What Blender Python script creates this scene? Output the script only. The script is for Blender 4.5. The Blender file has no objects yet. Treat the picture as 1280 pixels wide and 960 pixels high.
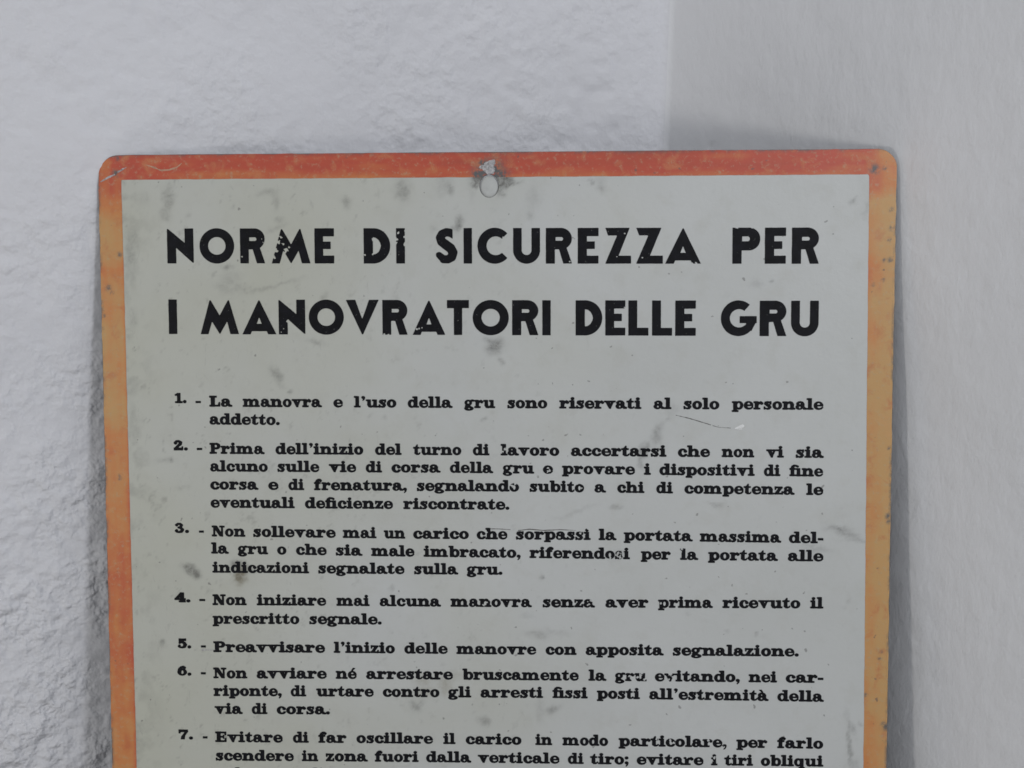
import bpy, math
import numpy as np
from mathutils import Matrix, Vector

# ------------------------------------------------------------------ camera, world, lamps, exposure
scene = bpy.context.scene
COL = scene.collection

def mat4(cols, loc):
    m = Matrix(cols).to_4x4()
    m.translation = loc
    return m

CAM_H = 0.468045
cam_data = bpy.data.cameras.new("camera")
cam_data.sensor_width = 36.0
cam_data.lens = 36.0 * 1372.0 / 1280.0
cam_data.clip_start = 0.01
cam_data.clip_end = 50.0
cam_data.dof.use_dof = True
cam_data.dof.focus_distance = 0.462
cam_data.dof.aperture_fstop = 14.0
cam = bpy.data.objects.new("camera", cam_data)
COL.objects.link(cam)
cam.matrix_world = mat4([[0.999848, -0.017452, 0.0], [0.00333, 0.19078, -0.981627], [0.017132, 0.981478, 0.190809]], (0, 0, CAM_H))
scene.camera = cam

world = bpy.data.worlds.new("World")
scene.world = world
world.use_nodes = True
bg = world.node_tree.nodes["Background"]
bg.inputs[0].default_value = (0.93, 0.96, 1.0, 1)
bg.inputs[1].default_value = 0.385

def area_lamp(name, loc, target, size, power, color):
    d = bpy.data.lights.new(name, 'AREA')
    d.shape = 'DISK'
    d.size = size
    d.energy = power
    d.color = color
    o = bpy.data.objects.new(name, d)
    COL.objects.link(o)
    o.location = loc
    o.rotation_euler = (Vector(target) - Vector(loc)).to_track_quat('-Z', 'Y').to_euler()
    return o

area_lamp("room_lamp", (0.60, -0.44, 0.86), (0.0, 0.5, 0.46), 0.16, 3.0, (0.90, 0.93, 1.0))
area_lamp("low_lamp", (-0.767, -0.143, 0.35), (0.12, 0.5, 0.47), 0.09, 1.05, (1.0, 0.97, 0.92))

scene.render.resolution_x = 1024
scene.render.resolution_y = 768
scene.cycles.filter_width = 1.6
scene.view_settings.view_transform = 'Standard'
scene.view_settings.look = 'None'
scene.view_settings.exposure = 0.07
scene.view_settings.gamma = 1.0

# ------------------------------------------------------------------ data, millimetres on the sign's face (x right, y up, origin top left)
WALL_DENTS=[(199.47, 509.43, 1.0, 1.0),
(155.73, 509.46, 0.8, 0.9),
(235.67, 493.3, 1.2, 0.9),
(276.5, 495.62, 2.2, 0.7),
(198.36, 486.19, 1.5, 0.6),
(238.95, 515.95, 1.2, 0.5),
(271.32, 466.09, 2.0, 0.5),
(273.47, 437.28, 2.2, 0.9),
(168.96, 493.0, 1.6, 0.5),
(104.55, 535.26, 2.5, 0.5),
(4.92, 494.08, 1.4, 0.9),
(293.14, 508.37, 2.5, 0.5),
(213.34, 498.47, 1.5, 0.4),
(136.86, 521.49, 2, 0.4)]
LINES=[[('La', 45.42, 54.8, -105.28, -105.32),
('manovra', 59.74, 92.88, -105.35, -105.5),
('e', 98.09, 102.01, -105.53, -105.55),
("l'uso", 106.88, 124.59, -105.57, -105.65),
('della', 129.47, 147.85, -105.68, -105.76),
('gru', 153.25, 165.88, -105.79, -105.85),
('sono', 171.19, 187.75, -105.87, -105.95),
('riservati', 192.91, 226.72, -105.98, -106.14),
('al', 231.98, 239.12, -106.16, -106.2),
('solo', 244.27, 258.98, -106.22, -106.29),
('personale', 264.25, 301.58, -106.31, -106.49)], [('addetto.', 45.39, 75.13, -112.83, -113.04)], [('Prima', 45.16, 68.21, -125.26, -125.34),
("dell'inizio", 73.32, 110.46, -125.35, -125.48),
('del', 115.53, 126.51, -125.5, -125.54),
('turno', 131.64, 151.74, -125.55, -125.62),
('di', 156.68, 163.43, -125.64, -125.66),
('lavoro', 168.42, 192.74, -125.68, -125.81),
('accertarsi', 197.72, 237.15, -125.83, -126.05),
('che', 242.08, 255.18, -126.08, -126.16),
('non', 260.23, 273.46, -126.18, -126.26),
('vi', 278.59, 285.6, -126.29, -126.33),
('sia', 290.66, 301.71, -126.35, -126.42)], [('alcuno', 45.26, 69.8, -132.78, -132.84),
('sulle', 73.96, 91.65, -132.85, -132.89),
('vie', 96.0, 107.27, -132.9, -132.93),
('di', 111.5, 118.2, -132.94, -132.96),
('corsa', 122.36, 142.65, -132.97, -133.02),
('della', 146.99, 164.81, -133.05, -133.18),
('gru', 169.27, 182.11, -133.21, -133.31),
('e', 185.99, 190.0, -133.33, -133.36),
('provare', 194.08, 224.2, -133.39, -133.61),
('i', 228.13, 230.72, -133.64, -133.66),
('dispositivi', 234.5, 273.66, -133.69, -133.97),
('di', 277.62, 284.24, -134.0, -134.05),
('~ne', 288.22, 301.85, -134.08, -134.18)], [('corsa', 45.12, 65.31, -140.45, -140.52),
('e', 69.96, 74.08, -140.53, -140.55),
('di', 78.55, 85.09, -140.56, -140.58),
('frenatura,', 89.52, 128.72, -140.6, -140.72),
('segnalando', 133.01, 175.9, -140.74, -140.89),
('subito', 180.42, 203.1, -140.93, -141.11),
('a', 207.54, 211.88, -141.15, -141.18),
('chi', 217.01, 228.09, -141.23, -141.32),
('di', 233.24, 239.95, -141.36, -141.42),
('competenza', 244.86, 289.95, -141.46, -141.83),
('le', 295.22, 301.95, -141.87, -141.92)], [('eventuali', 45.12, 80.9, -148.21, -148.31),
('de~cienze', 85.53, 122.67, -148.33, -148.43),
('riscontrate.', 127.34, 171.75, -148.45, -148.58)], [('Non', 45.44, 59.65, -160.53, -160.62),
('sollevare', 63.14, 98.22, -160.64, -160.85),
('mai', 101.52, 115.57, -160.87, -160.95),
('un', 118.93, 127.81, -160.97, -161.02),
('carico', 131.3, 154.73, -161.03, -161.09),
('che', 158.11, 170.87, -161.1, -161.13),
('sorpassi', 174.61, 205.74, -161.14, -161.22),
('la', 209.38, 216.33, -161.23, -161.27),
('portata', 219.84, 248.05, -161.31, -161.58),
('massima', 251.47, 284.65, -161.61, -161.92),
('del-', 288.21, 302.32, -161.96, -162.09)], [('la', 45.14, 52.18, -167.88, -167.95),
('gru', 56.58, 69.19, -167.99, -168.11),
('o', 73.3, 77.2, -168.14, -168.18),
('che', 81.37, 94.25, -168.22, -168.34),
('sia', 98.34, 109.3, -168.38, -168.48),
('male', 113.49, 131.62, -168.52, -168.67),
('imbracato,', 135.75, 176.47, -168.69, -168.95),
('riferendosi', 180.41, 222.14, -168.98, -169.25),
('per', 227.01, 239.21, -169.28, -169.35),
('la', 243.34, 250.39, -169.38, -169.41),
('portata', 255.01, 283.35, -169.44, -169.59),
('alle', 287.91, 302.33, -169.61, -169.69)], [('indicazioni', 45.51, 86.67, -176.1, -176.13),
('segnalate', 90.77, 127.32, -176.13, -176.16),
('sulla', 131.56, 149.86, -176.16, -176.17),
('gru.', 153.98, 168.77, -176.18, -176.17)], [('Non', 45.25, 59.72, -190.07, -190.05),
('iniziare', 64.32, 93.81, -190.04, -190.01),
('mai', 98.46, 112.32, -190.0, -189.99),
('alcuna', 116.89, 142.46, -189.98, -189.95),
('manovra', 147.04, 180.85, -189.94, -189.9),
('senza', 185.77, 207.36, -189.9, -189.85),
('aver', 212.22, 229.97, -189.83, -189.76),
('prima', 234.32, 256.66, -189.74, -189.66),
('ricevuto', 261.12, 293.17, -189.64, -189.52),
('il', 297.4, 302.56, -189.51, -189.49)], [('prescritto', 45.21, 82.27, -198.16, -198.03),
('segnale.', 86.59, 117.46, -198.01, -197.9)], [('Preavvisare', 45.26, 93.02, -210.39, -210.31),
("l'inizio", 97.03, 123.02, -210.3, -210.26),
('delle', 127.18, 145.43, -210.25, -210.22),
('manovre', 149.4, 182.95, -210.22, -210.16),
('con', 187.07, 199.92, -210.15, -210.12),
('apposita', 203.99, 236.23, -210.11, -210.04),
('segnalazione.', 240.44, 292.69, -210.03, -209.92)], [('Non', 45.02, 59.54, -221.79, -221.72),
('avviare', 63.69, 93.63, -221.7, -221.55),
('né', 97.75, 106.5, -221.53, -221.49),
('arrestare', 110.78, 147.61, -221.47, -221.29),
('bruscamente', 151.9, 200.84, -221.27, -221.13),
('la', 205.22, 212.26, -221.13, -221.12),
('gru', 216.33, 229.31, -221.12, -221.11),
('evitando,', 233.03, 268.39, -221.11, -221.08),
('nei', 272.26, 283.78, -221.08, -221.07),
('car-', 287.57, 303.11, -221.06, -221.05)], [('riponte,', 45.06, 74.26, -229.49, -229.33),
('di', 78.23, 84.74, -229.31, -229.28),
('urtare', 89.28, 113.68, -229.25, -229.12),
('contro', 117.79, 141.88, -229.1, -228.97),
('gli', 145.8, 155.36, -228.95, -228.89),
('arresti', 159.51, 185.8, -228.87, -228.73),
('~ssi', 190.03, 204.59, -228.71, -228.73),
('posti', 208.74, 226.62, -228.75, -228.81),
("all'estremità", 230.68, 280.14, -228.83, -229.01),
('della', 284.23, 303.09, -229.03, -229.1)], [('via', 45.4, 57.01, -237.31, -237.24),
('di', 61.37, 67.93, -237.21, -237.17),
('corsa.', 72.08, 94.82, -237.15, -237.01)], [('Evitare', 45.35, 74.32, -249.62, -249.5),
('di', 78.94, 85.57, -249.49, -249.46),
('far', 89.99, 101.83, -249.44, -249.39),
('oscillare', 106.27, 138.95, -249.37, -249.24),
('il', 143.56, 148.51, -249.22, -249.2),
('carico', 153.05, 176.71, -249.18, -249.08),
('in', 182.73, 189.68, -249.06, -249.05),
('modo', 194.22, 213.37, -249.06, -249.08),
('particolare,', 217.96, 263.12, -249.08, -249.14),
('per', 267.41, 280.11, -249.14, -249.16),
('farlo', 284.46, 303.42, -249.17, -249.19)], [('scendere', 45.35, 79.04, -257.73, -257.55),
('in', 82.7, 89.61, -257.53, -257.49),
('zona', 92.92, 110.66, -257.47, -257.38),
('fuori', 114.2, 132.69, -257.36, -257.26),
('dalla', 136.12, 154.96, -257.24, -257.14),
('verticale', 158.3, 192.73, -257.12, -257.04),
('di', 196.46, 203.0, -257.03, -257.02),
('tiro;', 205.95, 222.01, -257.01, -256.99),
('evitare', 225.55, 253.42, -256.98, -256.93),
('i', 256.85, 259.3, -256.93, -256.92),
('tiri', 262.42, 274.17, -256.92, -256.9),
('obliqui', 277.62, 303.46, -256.89, -256.85)], [('nel', 45.28, 56.05, -265.53, -265.46),
('di', 85.5, 92.07, -265.26, -265.22)]]
NUMBERS=[('1', 30.62, 35.55, -103.79, 39.45, 41.84, -103.42),
('2', 29.67, 35.7, -123.86, 39.62, 42.02, -123.33),
('3', 29.37, 35.5, -159.1, 39.84, 42.04, -158.6),
('4', 28.91, 35.54, -188.97, 39.43, 42.08, -188.03),
('5', 29.69, 35.51, -208.9, 39.74, 41.99, -208.11),
('6', 29.31, 35.35, -220.73, 39.52, 41.74, -219.76),
('7', 29.24, 35.5, -248.63, 39.83, 41.95, -247.72)]
HEADINGS=[[('N', 28.82, 39.98, -45.18, 14.47),
('O', 42.56, 57.15, -45.25, 14.48),
('R', 59.69, 70.12, -45.33, 14.5),
('M', 72.95, 89.15, -45.41, 14.51),
('E', 90.97, 99.13, -45.48, 14.53),
('D', 111.54, 122.59, -45.59, 14.55),
('I', 125.1, 128.71, -45.64, 14.56),
('S', 141.49, 150.62, -45.74, 14.58),
('I', 153.18, 156.61, -45.78, 14.59),
('C', 158.94, 171.23, -45.83, 14.6),
('U', 173.75, 184.81, -45.91, 14.61),
('R', 187.26, 198.0, -45.97, 14.62),
('E', 200.41, 208.93, -46.03, 14.63),
('Z', 211.76, 222.33, -46.1, 14.65),
('Z', 224.47, 235.37, -46.16, 14.66),
('A', 236.36, 250.97, -46.23, 14.67),
('P', 263.86, 275.15, -46.36, 14.7),
('E', 277.1, 285.63, -46.42, 14.71),
('R', 288.07, 299.03, -46.48, 14.72)], [('I', 28.82, 32.37, -74.72, 14.44),
('M', 42.31, 58.55, -74.82, 14.44),
('A', 60.07, 74.37, -74.92, 14.45),
('N', 75.49, 86.64, -74.99, 14.45),
('O', 88.2, 102.83, -75.07, 14.45),
('V', 103.84, 117.56, -75.15, 14.46),
('R', 119.11, 129.58, -75.23, 14.46),
('A', 131.72, 145.38, -75.31, 14.47),
('T', 146.12, 155.24, -75.37, 14.47),
('O', 156.81, 171.78, -75.45, 14.47),
('R', 173.24, 184.12, -75.53, 14.48),
('I', 185.78, 189.2, -75.58, 14.48),
('D', 199.55, 210.54, -75.67, 14.48),
('E', 211.83, 220.06, -75.73, 14.49),
('L', 221.34, 229.59, -75.78, 14.49),
('L', 231.11, 239.35, -75.84, 14.49),
('E', 240.66, 249.05, -75.89, 14.49),
('G', 259.39, 274.04, -76.01, 14.5),
('R', 275.28, 286.17, -76.09, 14.5),
('U', 288.1, 299.29, -76.16, 14.51)]]
HEAD_CHIPS=[(74.65, -40.3, 0.79),
(77.09, -34.67, 0.64),
(76.05, -36.66, 0.59),
(79.03, -39.99, 0.75),
(73.94, -42.63, 0.64),
(77.72, -37.66, 0.5),
(75.44, -32.01, 0.5),
(80.4, -38.67, 0.44),
(72.3, -39.3, 0.44),
(60.44, -42.56, 0.33),
(68.83, -35.29, 0.25),
(69.31, -36.62, 0.2),
(128.63, -34.62, 0.5),
(128.41, -37.6, 0.64),
(125.35, -35.6, 0.5),
(125.88, -32.96, 0.4),
(125.1, -37.25, 0.44),
(128.88, -32.32, 0.3),
(111.91, -42.15, 0.4),
(115.66, -35.88, 0.5),
(115.27, -41.83, 0.37),
(169.6, -34.85, 0.59),
(79.12, -69.49, 0.59),
(77.55, -72.66, 0.22),
(76.52, -74.0, 0.2),
(119.65, -74.93, 0.4),
(121.66, -75.1, 0.4),
(123.01, -74.6, 0.3),
(197.05, -45.19, 0.3),
(216.5, -43.31, 0.25),
(227.02, -43.69, 0.25),
(219.75, -33.81, 0.25),
(247.37, -46.24, 0.37),
(249.01, -45.92, 0.33),
(270.84, -39.97, 0.25),
(219.52, -64.23, 0.35),
(218.54, -65.05, 0.22),
(265.88, -31.79, 0.4),
(271.74, -31.82, 0.3),
(133.42, -72.96, 0.27),
(134.42, -72.66, 0.27),
(135.43, -72.39, 0.27),
(136.44, -72.13, 0.25),
(132.41, -73.12, 0.2),
(138.47, -69.14, 0.15),
(139.15, -66.81, 0.15)]
TEXT_CHIPS=[(170.01, -123.35, 0.54),
(169.33, -124.36, 0.47),
(168.5, -122.68, 0.34),
(187.73, -132.9, 0.27),
(188.73, -131.71, 0.23),
(172.98, -138.5, 0.54),
(174.33, -137.49, 0.54),
(200.43, -137.4, 0.5),
(199.09, -138.42, 0.4),
(202.1, -139.42, 0.34),
(159.54, -140.24, 0.34),
(161.9, -139.21, 0.34),
(177.98, -157.08, 0.4),
(175.63, -156.42, 0.44),
(162.16, -158.18, 0.44),
(161.82, -159.2, 0.3),
(192.74, -160.06, 0.44),
(204.79, -156.62, 0.4),
(201.45, -158.66, 0.4),
(202.45, -157.64, 0.37),
(203.46, -158.99, 0.34),
(213.18, -169.78, 0.6),
(214.18, -169.09, 0.5),
(217.18, -167.04, 0.57),
(218.19, -168.39, 0.54),
(219.19, -166.69, 0.5),
(216.18, -166.03, 0.4),
(243.85, -164.87, 0.47),
(243.52, -165.88, 0.37),
(162.05, -188.16, 0.4),
(160.69, -189.2, 0.4),
(163.4, -186.78, 0.37),
(205.51, -188.52, 0.44),
(206.18, -187.15, 0.4),
(235.31, -187.96, 0.37),
(220.69, -217.44, 0.5),
(222.38, -219.14, 0.5),
(224.05, -217.75, 0.47),
(225.74, -219.45, 0.5),
(227.41, -218.06, 0.47),
(228.43, -220.45, 0.44),
(223.39, -220.5, 0.4),
(239.48, -217.94, 0.57),
(240.5, -219.3, 0.44),
(238.83, -220.34, 0.37),
(261.45, -246.18, 0.44),
(262.15, -248.92, 0.37),
(255.43, -246.6, 0.47),
(239.64, -246.45, 0.44),
(240.99, -247.46, 0.44),
(242.33, -245.72, 0.37),
(233.93, -246.17, 0.4),
(246.75, -253.94, 0.47),
(247.77, -255.31, 0.4),
(258.16, -253.8, 0.44),
(257.5, -255.18, 0.34),
(250.93, -227.41, 0.34),
(155.69, -173.52, 0.27),
(150.74, -150.77, 0.34),
(147.69, -152.14, 0.4),
(253.6, -226.01, 0.34),
(249.57, -224.68, 0.34),
(50.63, -178.3, 0.34)]
STAINS=[(57.16, -178.26, 2.01, 3.02, 15, 1, 1),
(57.17, -177.57, 1.68, 2.68, 15, 0.9, 0),
(55.88, -172.76, 2.01, 2.01, 0, 0.7, 0),
(59.96, -175.14, 2.68, 1.34, 0, 0.6, 0),
(35.88, -174.95, 2.68, 1.68, 30, 0.95, 0),
(38.6, -177.0, 1.68, 1.01, 20, 0.7, 0),
(32.47, -173.25, 1.68, 1.34, 0, 0.4, 0),
(165.8, -79.85, 3.02, 2.68, 0, 0.7, 0),
(163.8, -78.51, 2.35, 1.68, 30, 0.6, 0),
(168.45, -85.51, 1.01, 1.01, 0, 0.5, 0),
(151.37, -29.15, 1.34, 2.68, 10, 0.65, 0),
(148.71, -30.78, 1.34, 1.01, 0, 0.5, 0),
(127.86, -14.85, 2.68, 3.69, 0, 0.5, 0),
(104.79, -19.96, 1.68, 1.68, 0, 0.5, 0),
(233.62, -117.54, 1.68, 4.02, 20, 0.5, 0),
(228.02, -124.24, 1.68, 3.02, 20, 0.6, 0),
(226.71, -129.27, 1.01, 2.35, 0, 0.5, 0),
(238.22, -110.19, 1.01, 1.01, 0, 0.4, 0),
(239.52, -106.53, 2.01, 2.01, 0, 0.25, 0),
(29.44, -18.13, 1.68, 4.02, 0, 0.5, 0),
(27.96, -24.1, 2.01, 2.68, 0, 0.4, 0),
(30.47, -17.14, 2.01, 0.67, 0, 0.5, 0),
(71.64, -16.44, 3.35, 1.01, -10, 0.35, 0),
(74.96, -19.1, 1.01, 3.35, 0, 0.35, 0),
(76.52, -27.71, 1.68, 1.01, 0, 0.35, 0),
(74.79, -30.68, 4.02, 0.67, -15, 0.3, 0),
(54.28, -47.2, 2.01, 0.67, 0, 0.5, 0),
(55.89, -51.54, 3.35, 2.01, 0, 0.3, 0),
(52.45, -54.86, 3.35, 1.68, 20, 0.3, 0),
(57.51, -56.22, 4.69, 1.34, -10, 0.3, 0),
(72.74, -54.94, 10.05, 0.67, -15, 0.35, 0),
(94.59, -59.68, 1.34, 2.01, 30, 0.35, 0),
(13.8, -35.33, 2.35, 4.69, 0, 0.4, 0),
(12.98, -41.33, 1.68, 3.35, 0, 0.5, 0),
(13.46, -50.36, 1.68, 4.69, 0, 0.3, 0),
(13.73, -68.82, 1.68, 3.35, 0, 0.3, 0),
(19.26, -18.73, 3.02, 2.01, 0, 0.2, 0),
(12.48, -109.37, 1.34, 4.69, 0, 0.3, 0),
(135.38, -221.74, 3.35, 2.68, 0, 0.5, 1),
(144.23, -223.38, 3.02, 3.35, -30, 0.6, 1),
(135.68, -227.27, 3.35, 2.01, 0, 0.5, 1),
(131.19, -233.55, 2.01, 2.01, -40, 0.5, 0),
(134.28, -231.78, 1.68, 1.01, 0, 0.4, 0),
(160.83, -239.1, 2.35, 1.68, 20, 0.5, 0),
(149.01, -219.88, 2.68, 1.68, 0, 0.4, 1),
(183.63, -201.68, 4.69, 1.34, 5, 0.35, 0),
(189.69, -233.24, 2.35, 1.34, -10, 0.5, 0),
(184.95, -234.33, 1.68, 4.02, 0, 0.25, 0),
(216.52, -167.39, 3.35, 2.01, 0, 0.25, 0),
(179.59, -193.84, 2.68, 1.01, 0, 0.2, 0),
(191.39, -200.59, 4.69, 1.01, 10, 0.25, 0),
(216.79, -147.45, 2.35, 0.67, 10, 0.45, 0),
(257.98, -145.94, 3.02, 0.5, 10, 0.4, 0),
(199.77, -149.54, 8.04, 0.67, -20, 0.25, 0),
(308.56, -156.12, 4.02, 1.34, 5, 0.5, 0),
(312.53, -158.45, 4.69, 1.01, 15, 0.45, 0),
(308.22, -155.79, 0.6, 0.6, 0, 0.9, 0),
(315.85, -160.78, 5.03, 0.5, 0, 0.4, 0),
(299.47, -165.23, 4.69, 1.01, 0, 0.35, 0),
(296.14, -163.23, 3.35, 0.84, 0, 0.3, 0),
(314.16, -247.24, 0.84, 9.38, -4, 0.55, 0),
(315.73, -241.06, 1.01, 2.68, -25, 0.45, 0),
(316.61, -255.78, 2.01, 1.68, 0, 0.35, 0),
(318.35, -238.97, 0.67, 0.67, 0, 0.4, 0),
(312.78, -20.7, 1.01, 1.01, 0, 0.5, 0),
(313.41, -19.41, 0.67, 0.67, 0, 0.4, 0),
(318.01, -24.95, 1.01, 3.35, 0, 0.3, 0),
(209.52, -11.85, 2.01, 2.01, 0, 0.25, 0),
(206.24, -12.8, 1.01, 0.67, 40, 0.5, 0),
(210.18, -15.44, 1.34, 1.68, 0, 0.4, 0),
(182.53, -18.84, 2.35, 4.02, 20, 0.25, 0),
(180.54, -25.71, 1.34, 1.34, 0, 0.35, 0),
(273.27, -54.71, 2.01, 1.68, 0, 0.3, 0),
(279.13, -53.75, 0.67, 0.67, 0, 0.5, 0),
(145.16, -13.01, 3.02, 4.02, 20, 0.3, 0),
(147.46, -15.65, 1.01, 2.01, -25, 0.5, 0),
(140.06, -31.06, 1.01, 1.01, 0, 0.3, 0),
(73.89, -91.79, 1.68, 2.68, -30, 0.5, 0),
(75.52, -95.83, 2.68, 1.01, 30, 0.3, 0),
(79.88, -99.2, 0.67, 0.5, 0, 0.6, 0),
(112.92, -109.29, 0.84, 0.67, 0, 0.35, 0),
(120.0, -109.62, 0.84, 0.67, 0, 0.35, 0),
(161.0, -110.93, 1.01, 0.84, 0, 0.4, 0),
(185.68, -177.42, 0.67, 0.67, 0, 0.6, 0),
(25.81, -128.06, 3.02, 1.01, 0, 0.35, 0),
(27.87, -128.05, 0.67, 0.67, 0, 0.6, 0),
(23.14, -206.87, 1.01, 1.34, 0, 0.55, 0),
(33.12, -139.98, 2.35, 0.67, 0, 0.3, 0),
(122.07, -182.29, 0.84, 0.84, 0, 0.3, 0),
(89.65, -77.04, 1.01, 1.01, 0, 0.3, 0),
(90.99, -78.05, 3.02, 0.84, 15, 0.4, 0),
(37.75, -25.49, 1.01, 1.01, 0, 0.3, 0),
(156.75, -16.37, 1.68, 3.35, 0, 0.2, 0),
(121.08, -65.1, 1.34, 1.01, 0, 0.3, 0),
(159.42, -11.8, 2.68, 2.01, 0, 0.95, 0),
(169.67, -11.88, 2.68, 2.35, -10, 1, 0),
(168.33, -16.45, 1.34, 1.68, 0, 0.6, 0),
(170.66, -12.87, 3.02, 1.34, -10, 1, 0),
(173.96, -12.89, 3.35, 0.67, -6, 0.55, 0),
(159.07, -14.09, 1.34, 1.01, 0, 0.8, 0),
(161.1, -4.95, 1.68, 3.35, 0, 0.8, 0),
(312.94, -186.03, 1.01, 1.01, 0, 0.3, 0),
(310.35, -189.43, 0.67, 0.67, 0, 0.3, 0),
(274.39, -200.56, 0.67, 1.01, 0, 0.5, 0),
(263.4, -199.3, 0.67, 0.67, 0, 0.3, 0),
(246.01, -191.62, 1.01, 0.67, 0, 0.3, 0)]
SCRATCHES_AND_GLINTS={'dark': [[(241.19, -108.86, 0.21),
(246.81, -110.18, 0.34),
(251.11, -111.51, 0.34),
(255.41, -112.84, 0.29)], [(256.4, -113.17, 0.21),
(258.71, -113.84, 0.21),
(263.66, -114.16, 0.17)], [(162.5, -156.82, 0.38),
(166.88, -156.8, 0.29),
(172.26, -157.11, 0.25)], [(175.62, -157.43, 0.34),
(180.33, -156.9, 0.38),
(186.37, -157.38, 0.42),
(193.08, -157.01, 0.34),
(199.77, -157.32, 0.21)]], 'bare_and_glint': [[(1.1, -10.96, 0.3),  # first the corner crease and dimple arc: highlights drawn as pale strips
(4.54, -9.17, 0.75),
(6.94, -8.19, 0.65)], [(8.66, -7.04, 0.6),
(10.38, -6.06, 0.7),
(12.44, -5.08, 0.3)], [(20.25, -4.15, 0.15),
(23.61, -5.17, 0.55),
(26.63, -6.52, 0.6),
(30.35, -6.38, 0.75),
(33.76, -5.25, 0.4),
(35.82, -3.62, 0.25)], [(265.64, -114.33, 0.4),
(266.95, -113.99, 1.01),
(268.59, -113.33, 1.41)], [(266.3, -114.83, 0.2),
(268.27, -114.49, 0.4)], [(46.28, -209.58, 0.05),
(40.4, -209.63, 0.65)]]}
BORDER_CHIPS=[(7.63, -7.7, 1.07),
(8.45, -1.58, 0.6),
(320.97, -8.32, 1.34),
(325.14, -7.87, 0.54),
(328.45, -32.15, 0.74),
(328.02, -45.14, 0.74),
(325.44, -45.13, 0.34),
(320.47, -225.98, 0.54),
(329.29, -239.53, 1.01),
(328.28, -238.51, 0.67),
(328.81, -150.68, 0.8),
(329.17, -153.01, 0.6),
(328.99, -122.37, 0.5),
(321.39, -55.22, 0.4),
(6.4, -134.59, 0.4),
(6.37, -135.96, 0.34),
(3.45, -55.35, 0.8),
(4.77, -57.37, 0.5),
(1.12, -67.1, 0.4),
(8.55, -41.31, 0.67),
(326.79, -207.91, 0.44),
(326.18, -210.63, 0.44),
(328.0, -24.69, 0.5),
(325.25, -53.28, 0.34),
(0.3, -72.82, 0.34),
(327.56, -37.01, 0.44)]
HOLE=(163.87, -13.96)
BARE_PATCH=[(161.09, -7.56),
(160.1, -6.25),
(162.42, -4.3),
(164.41, -3.66),
(166.39, -3.35),
(167.05, -4.67),
(166.05, -6.29),
(165.71, -8.58),
(164.39, -9.55),
(162.73, -9.21)]


# ------------------------------------------------------------------ noise
def value_noise(x, y, scale, seed):
    rs = np.random.RandomState(seed)
    g = rs.rand(256, 256)
    u = x / scale + 57.3; v = y / scale + 91.7
    iu = np.floor(u).astype(int); iv = np.floor(v).astype(int)
    fu = u - iu; fv = v - iv
    fu = fu * fu * fu * (fu * (fu * 6 - 15) + 10); fv = fv * fv * fv * (fv * (fv * 6 - 15) + 10)
    a = g[iu % 256, iv % 256]; b = g[(iu + 1) % 256, iv % 256]
    c = g[iu % 256, (iv + 1) % 256]; d = g[(iu + 1) % 256, (iv + 1) % 256]
    return (a * (1 - fu) + b * fu) * (1 - fv) + (c * (1 - fu) + d * fu) * fv - 0.5

def fbm(x, y, scale, seed, octaves=4, gain=0.5):
    s = 0; a = 1.0
    for k in range(octaves):
        c, n = math.cos(0.6 * k + 0.3), math.sin(0.6 * k + 0.3)
        s = s + a * value_noise(x * c - y * n, x * n + y * c, scale / 2 ** k, seed + k)
        a *= gain
    return s

# ------------------------------------------------------------------ signed distance shapes (negative inside)
def d_box(X, Y, x0, y0, x1, y1):
    dx = np.maximum(x0 - X, X - x1); dy = np.maximum(y0 - Y, Y - y1)
    return np.minimum(np.maximum(dx, dy), 0) + np.hypot(np.maximum(dx, 0), np.maximum(dy, 0))

def d_ellipse(X, Y, cx, cy, rx, ry):
    return (np.hypot((X - cx) / rx, (Y - cy) / ry) - 1) * min(rx, ry)

def d_stroke(X, Y, pts):
    best = None
    for (x0, y0, w0), (x1, y1, w1) in zip(pts[:-1], pts[1:]):
        dx, dy = x1 - x0, y1 - y0
        t = np.clip(((X - x0) * dx + (Y - y0) * dy) / max(dx * dx + dy * dy, 1e-9), 0, 1)
        d = np.hypot(X - x0 - t * dx, Y - y0 - t * dy) - (w0 + (w1 - w0) * t) / 2
        best = d if best is None else np.minimum(best, d)
    return best

def d_poly(X, Y, pts):
    n = len(pts)
    d = np.full(X.shape, 1e9); inside = np.zeros(X.shape, bool)
    for i in range(n):
        x0, y0 = pts[i]; x1, y1 = pts[(i + 1) % n]
        ex, ey = x1 - x0, y1 - y0
        t = np.clip(((X - x0) * ex + (Y - y0) * ey) / max(ex * ex + ey * ey, 1e-9), 0, 1)
        d = np.minimum(d, np.hypot(X - x0 - t * ex, Y - y0 - t * ey))
        if y0 != y1:
            c = ((y0 > Y) != (y1 > Y)) & (X < (x1 - x0) * (Y - y0) / (y1 - y0) + x0)
            inside ^= c
    return np.where(inside, -d, d)

def smin(a, b, k):
    h = np.clip(0.5 + 0.5 * (b - a) / k, 0, 1)
    return b + (a - b) * h - k * h * (1 - h)

def shape_field(ops, X, Y, k=0.0):
    f = None
    for op in ops:
        kind = op[0]; neg = kind.startswith('-')
        kk = kind.lstrip('-')
        if kk == 'b': d = d_box(X, Y, *op[1:])
        elif kk == 'e': d = d_ellipse(X, Y, *op[1:])
        elif kk == 's': d = d_stroke(X, Y, op[1])
        else: d = d_poly(X, Y, op[1])
        if f is None: f = d
        elif neg: f = np.maximum(f, -d)
        else: f = smin(f, d, k) if k > 0 else np.minimum(f, d)
    return f

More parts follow.
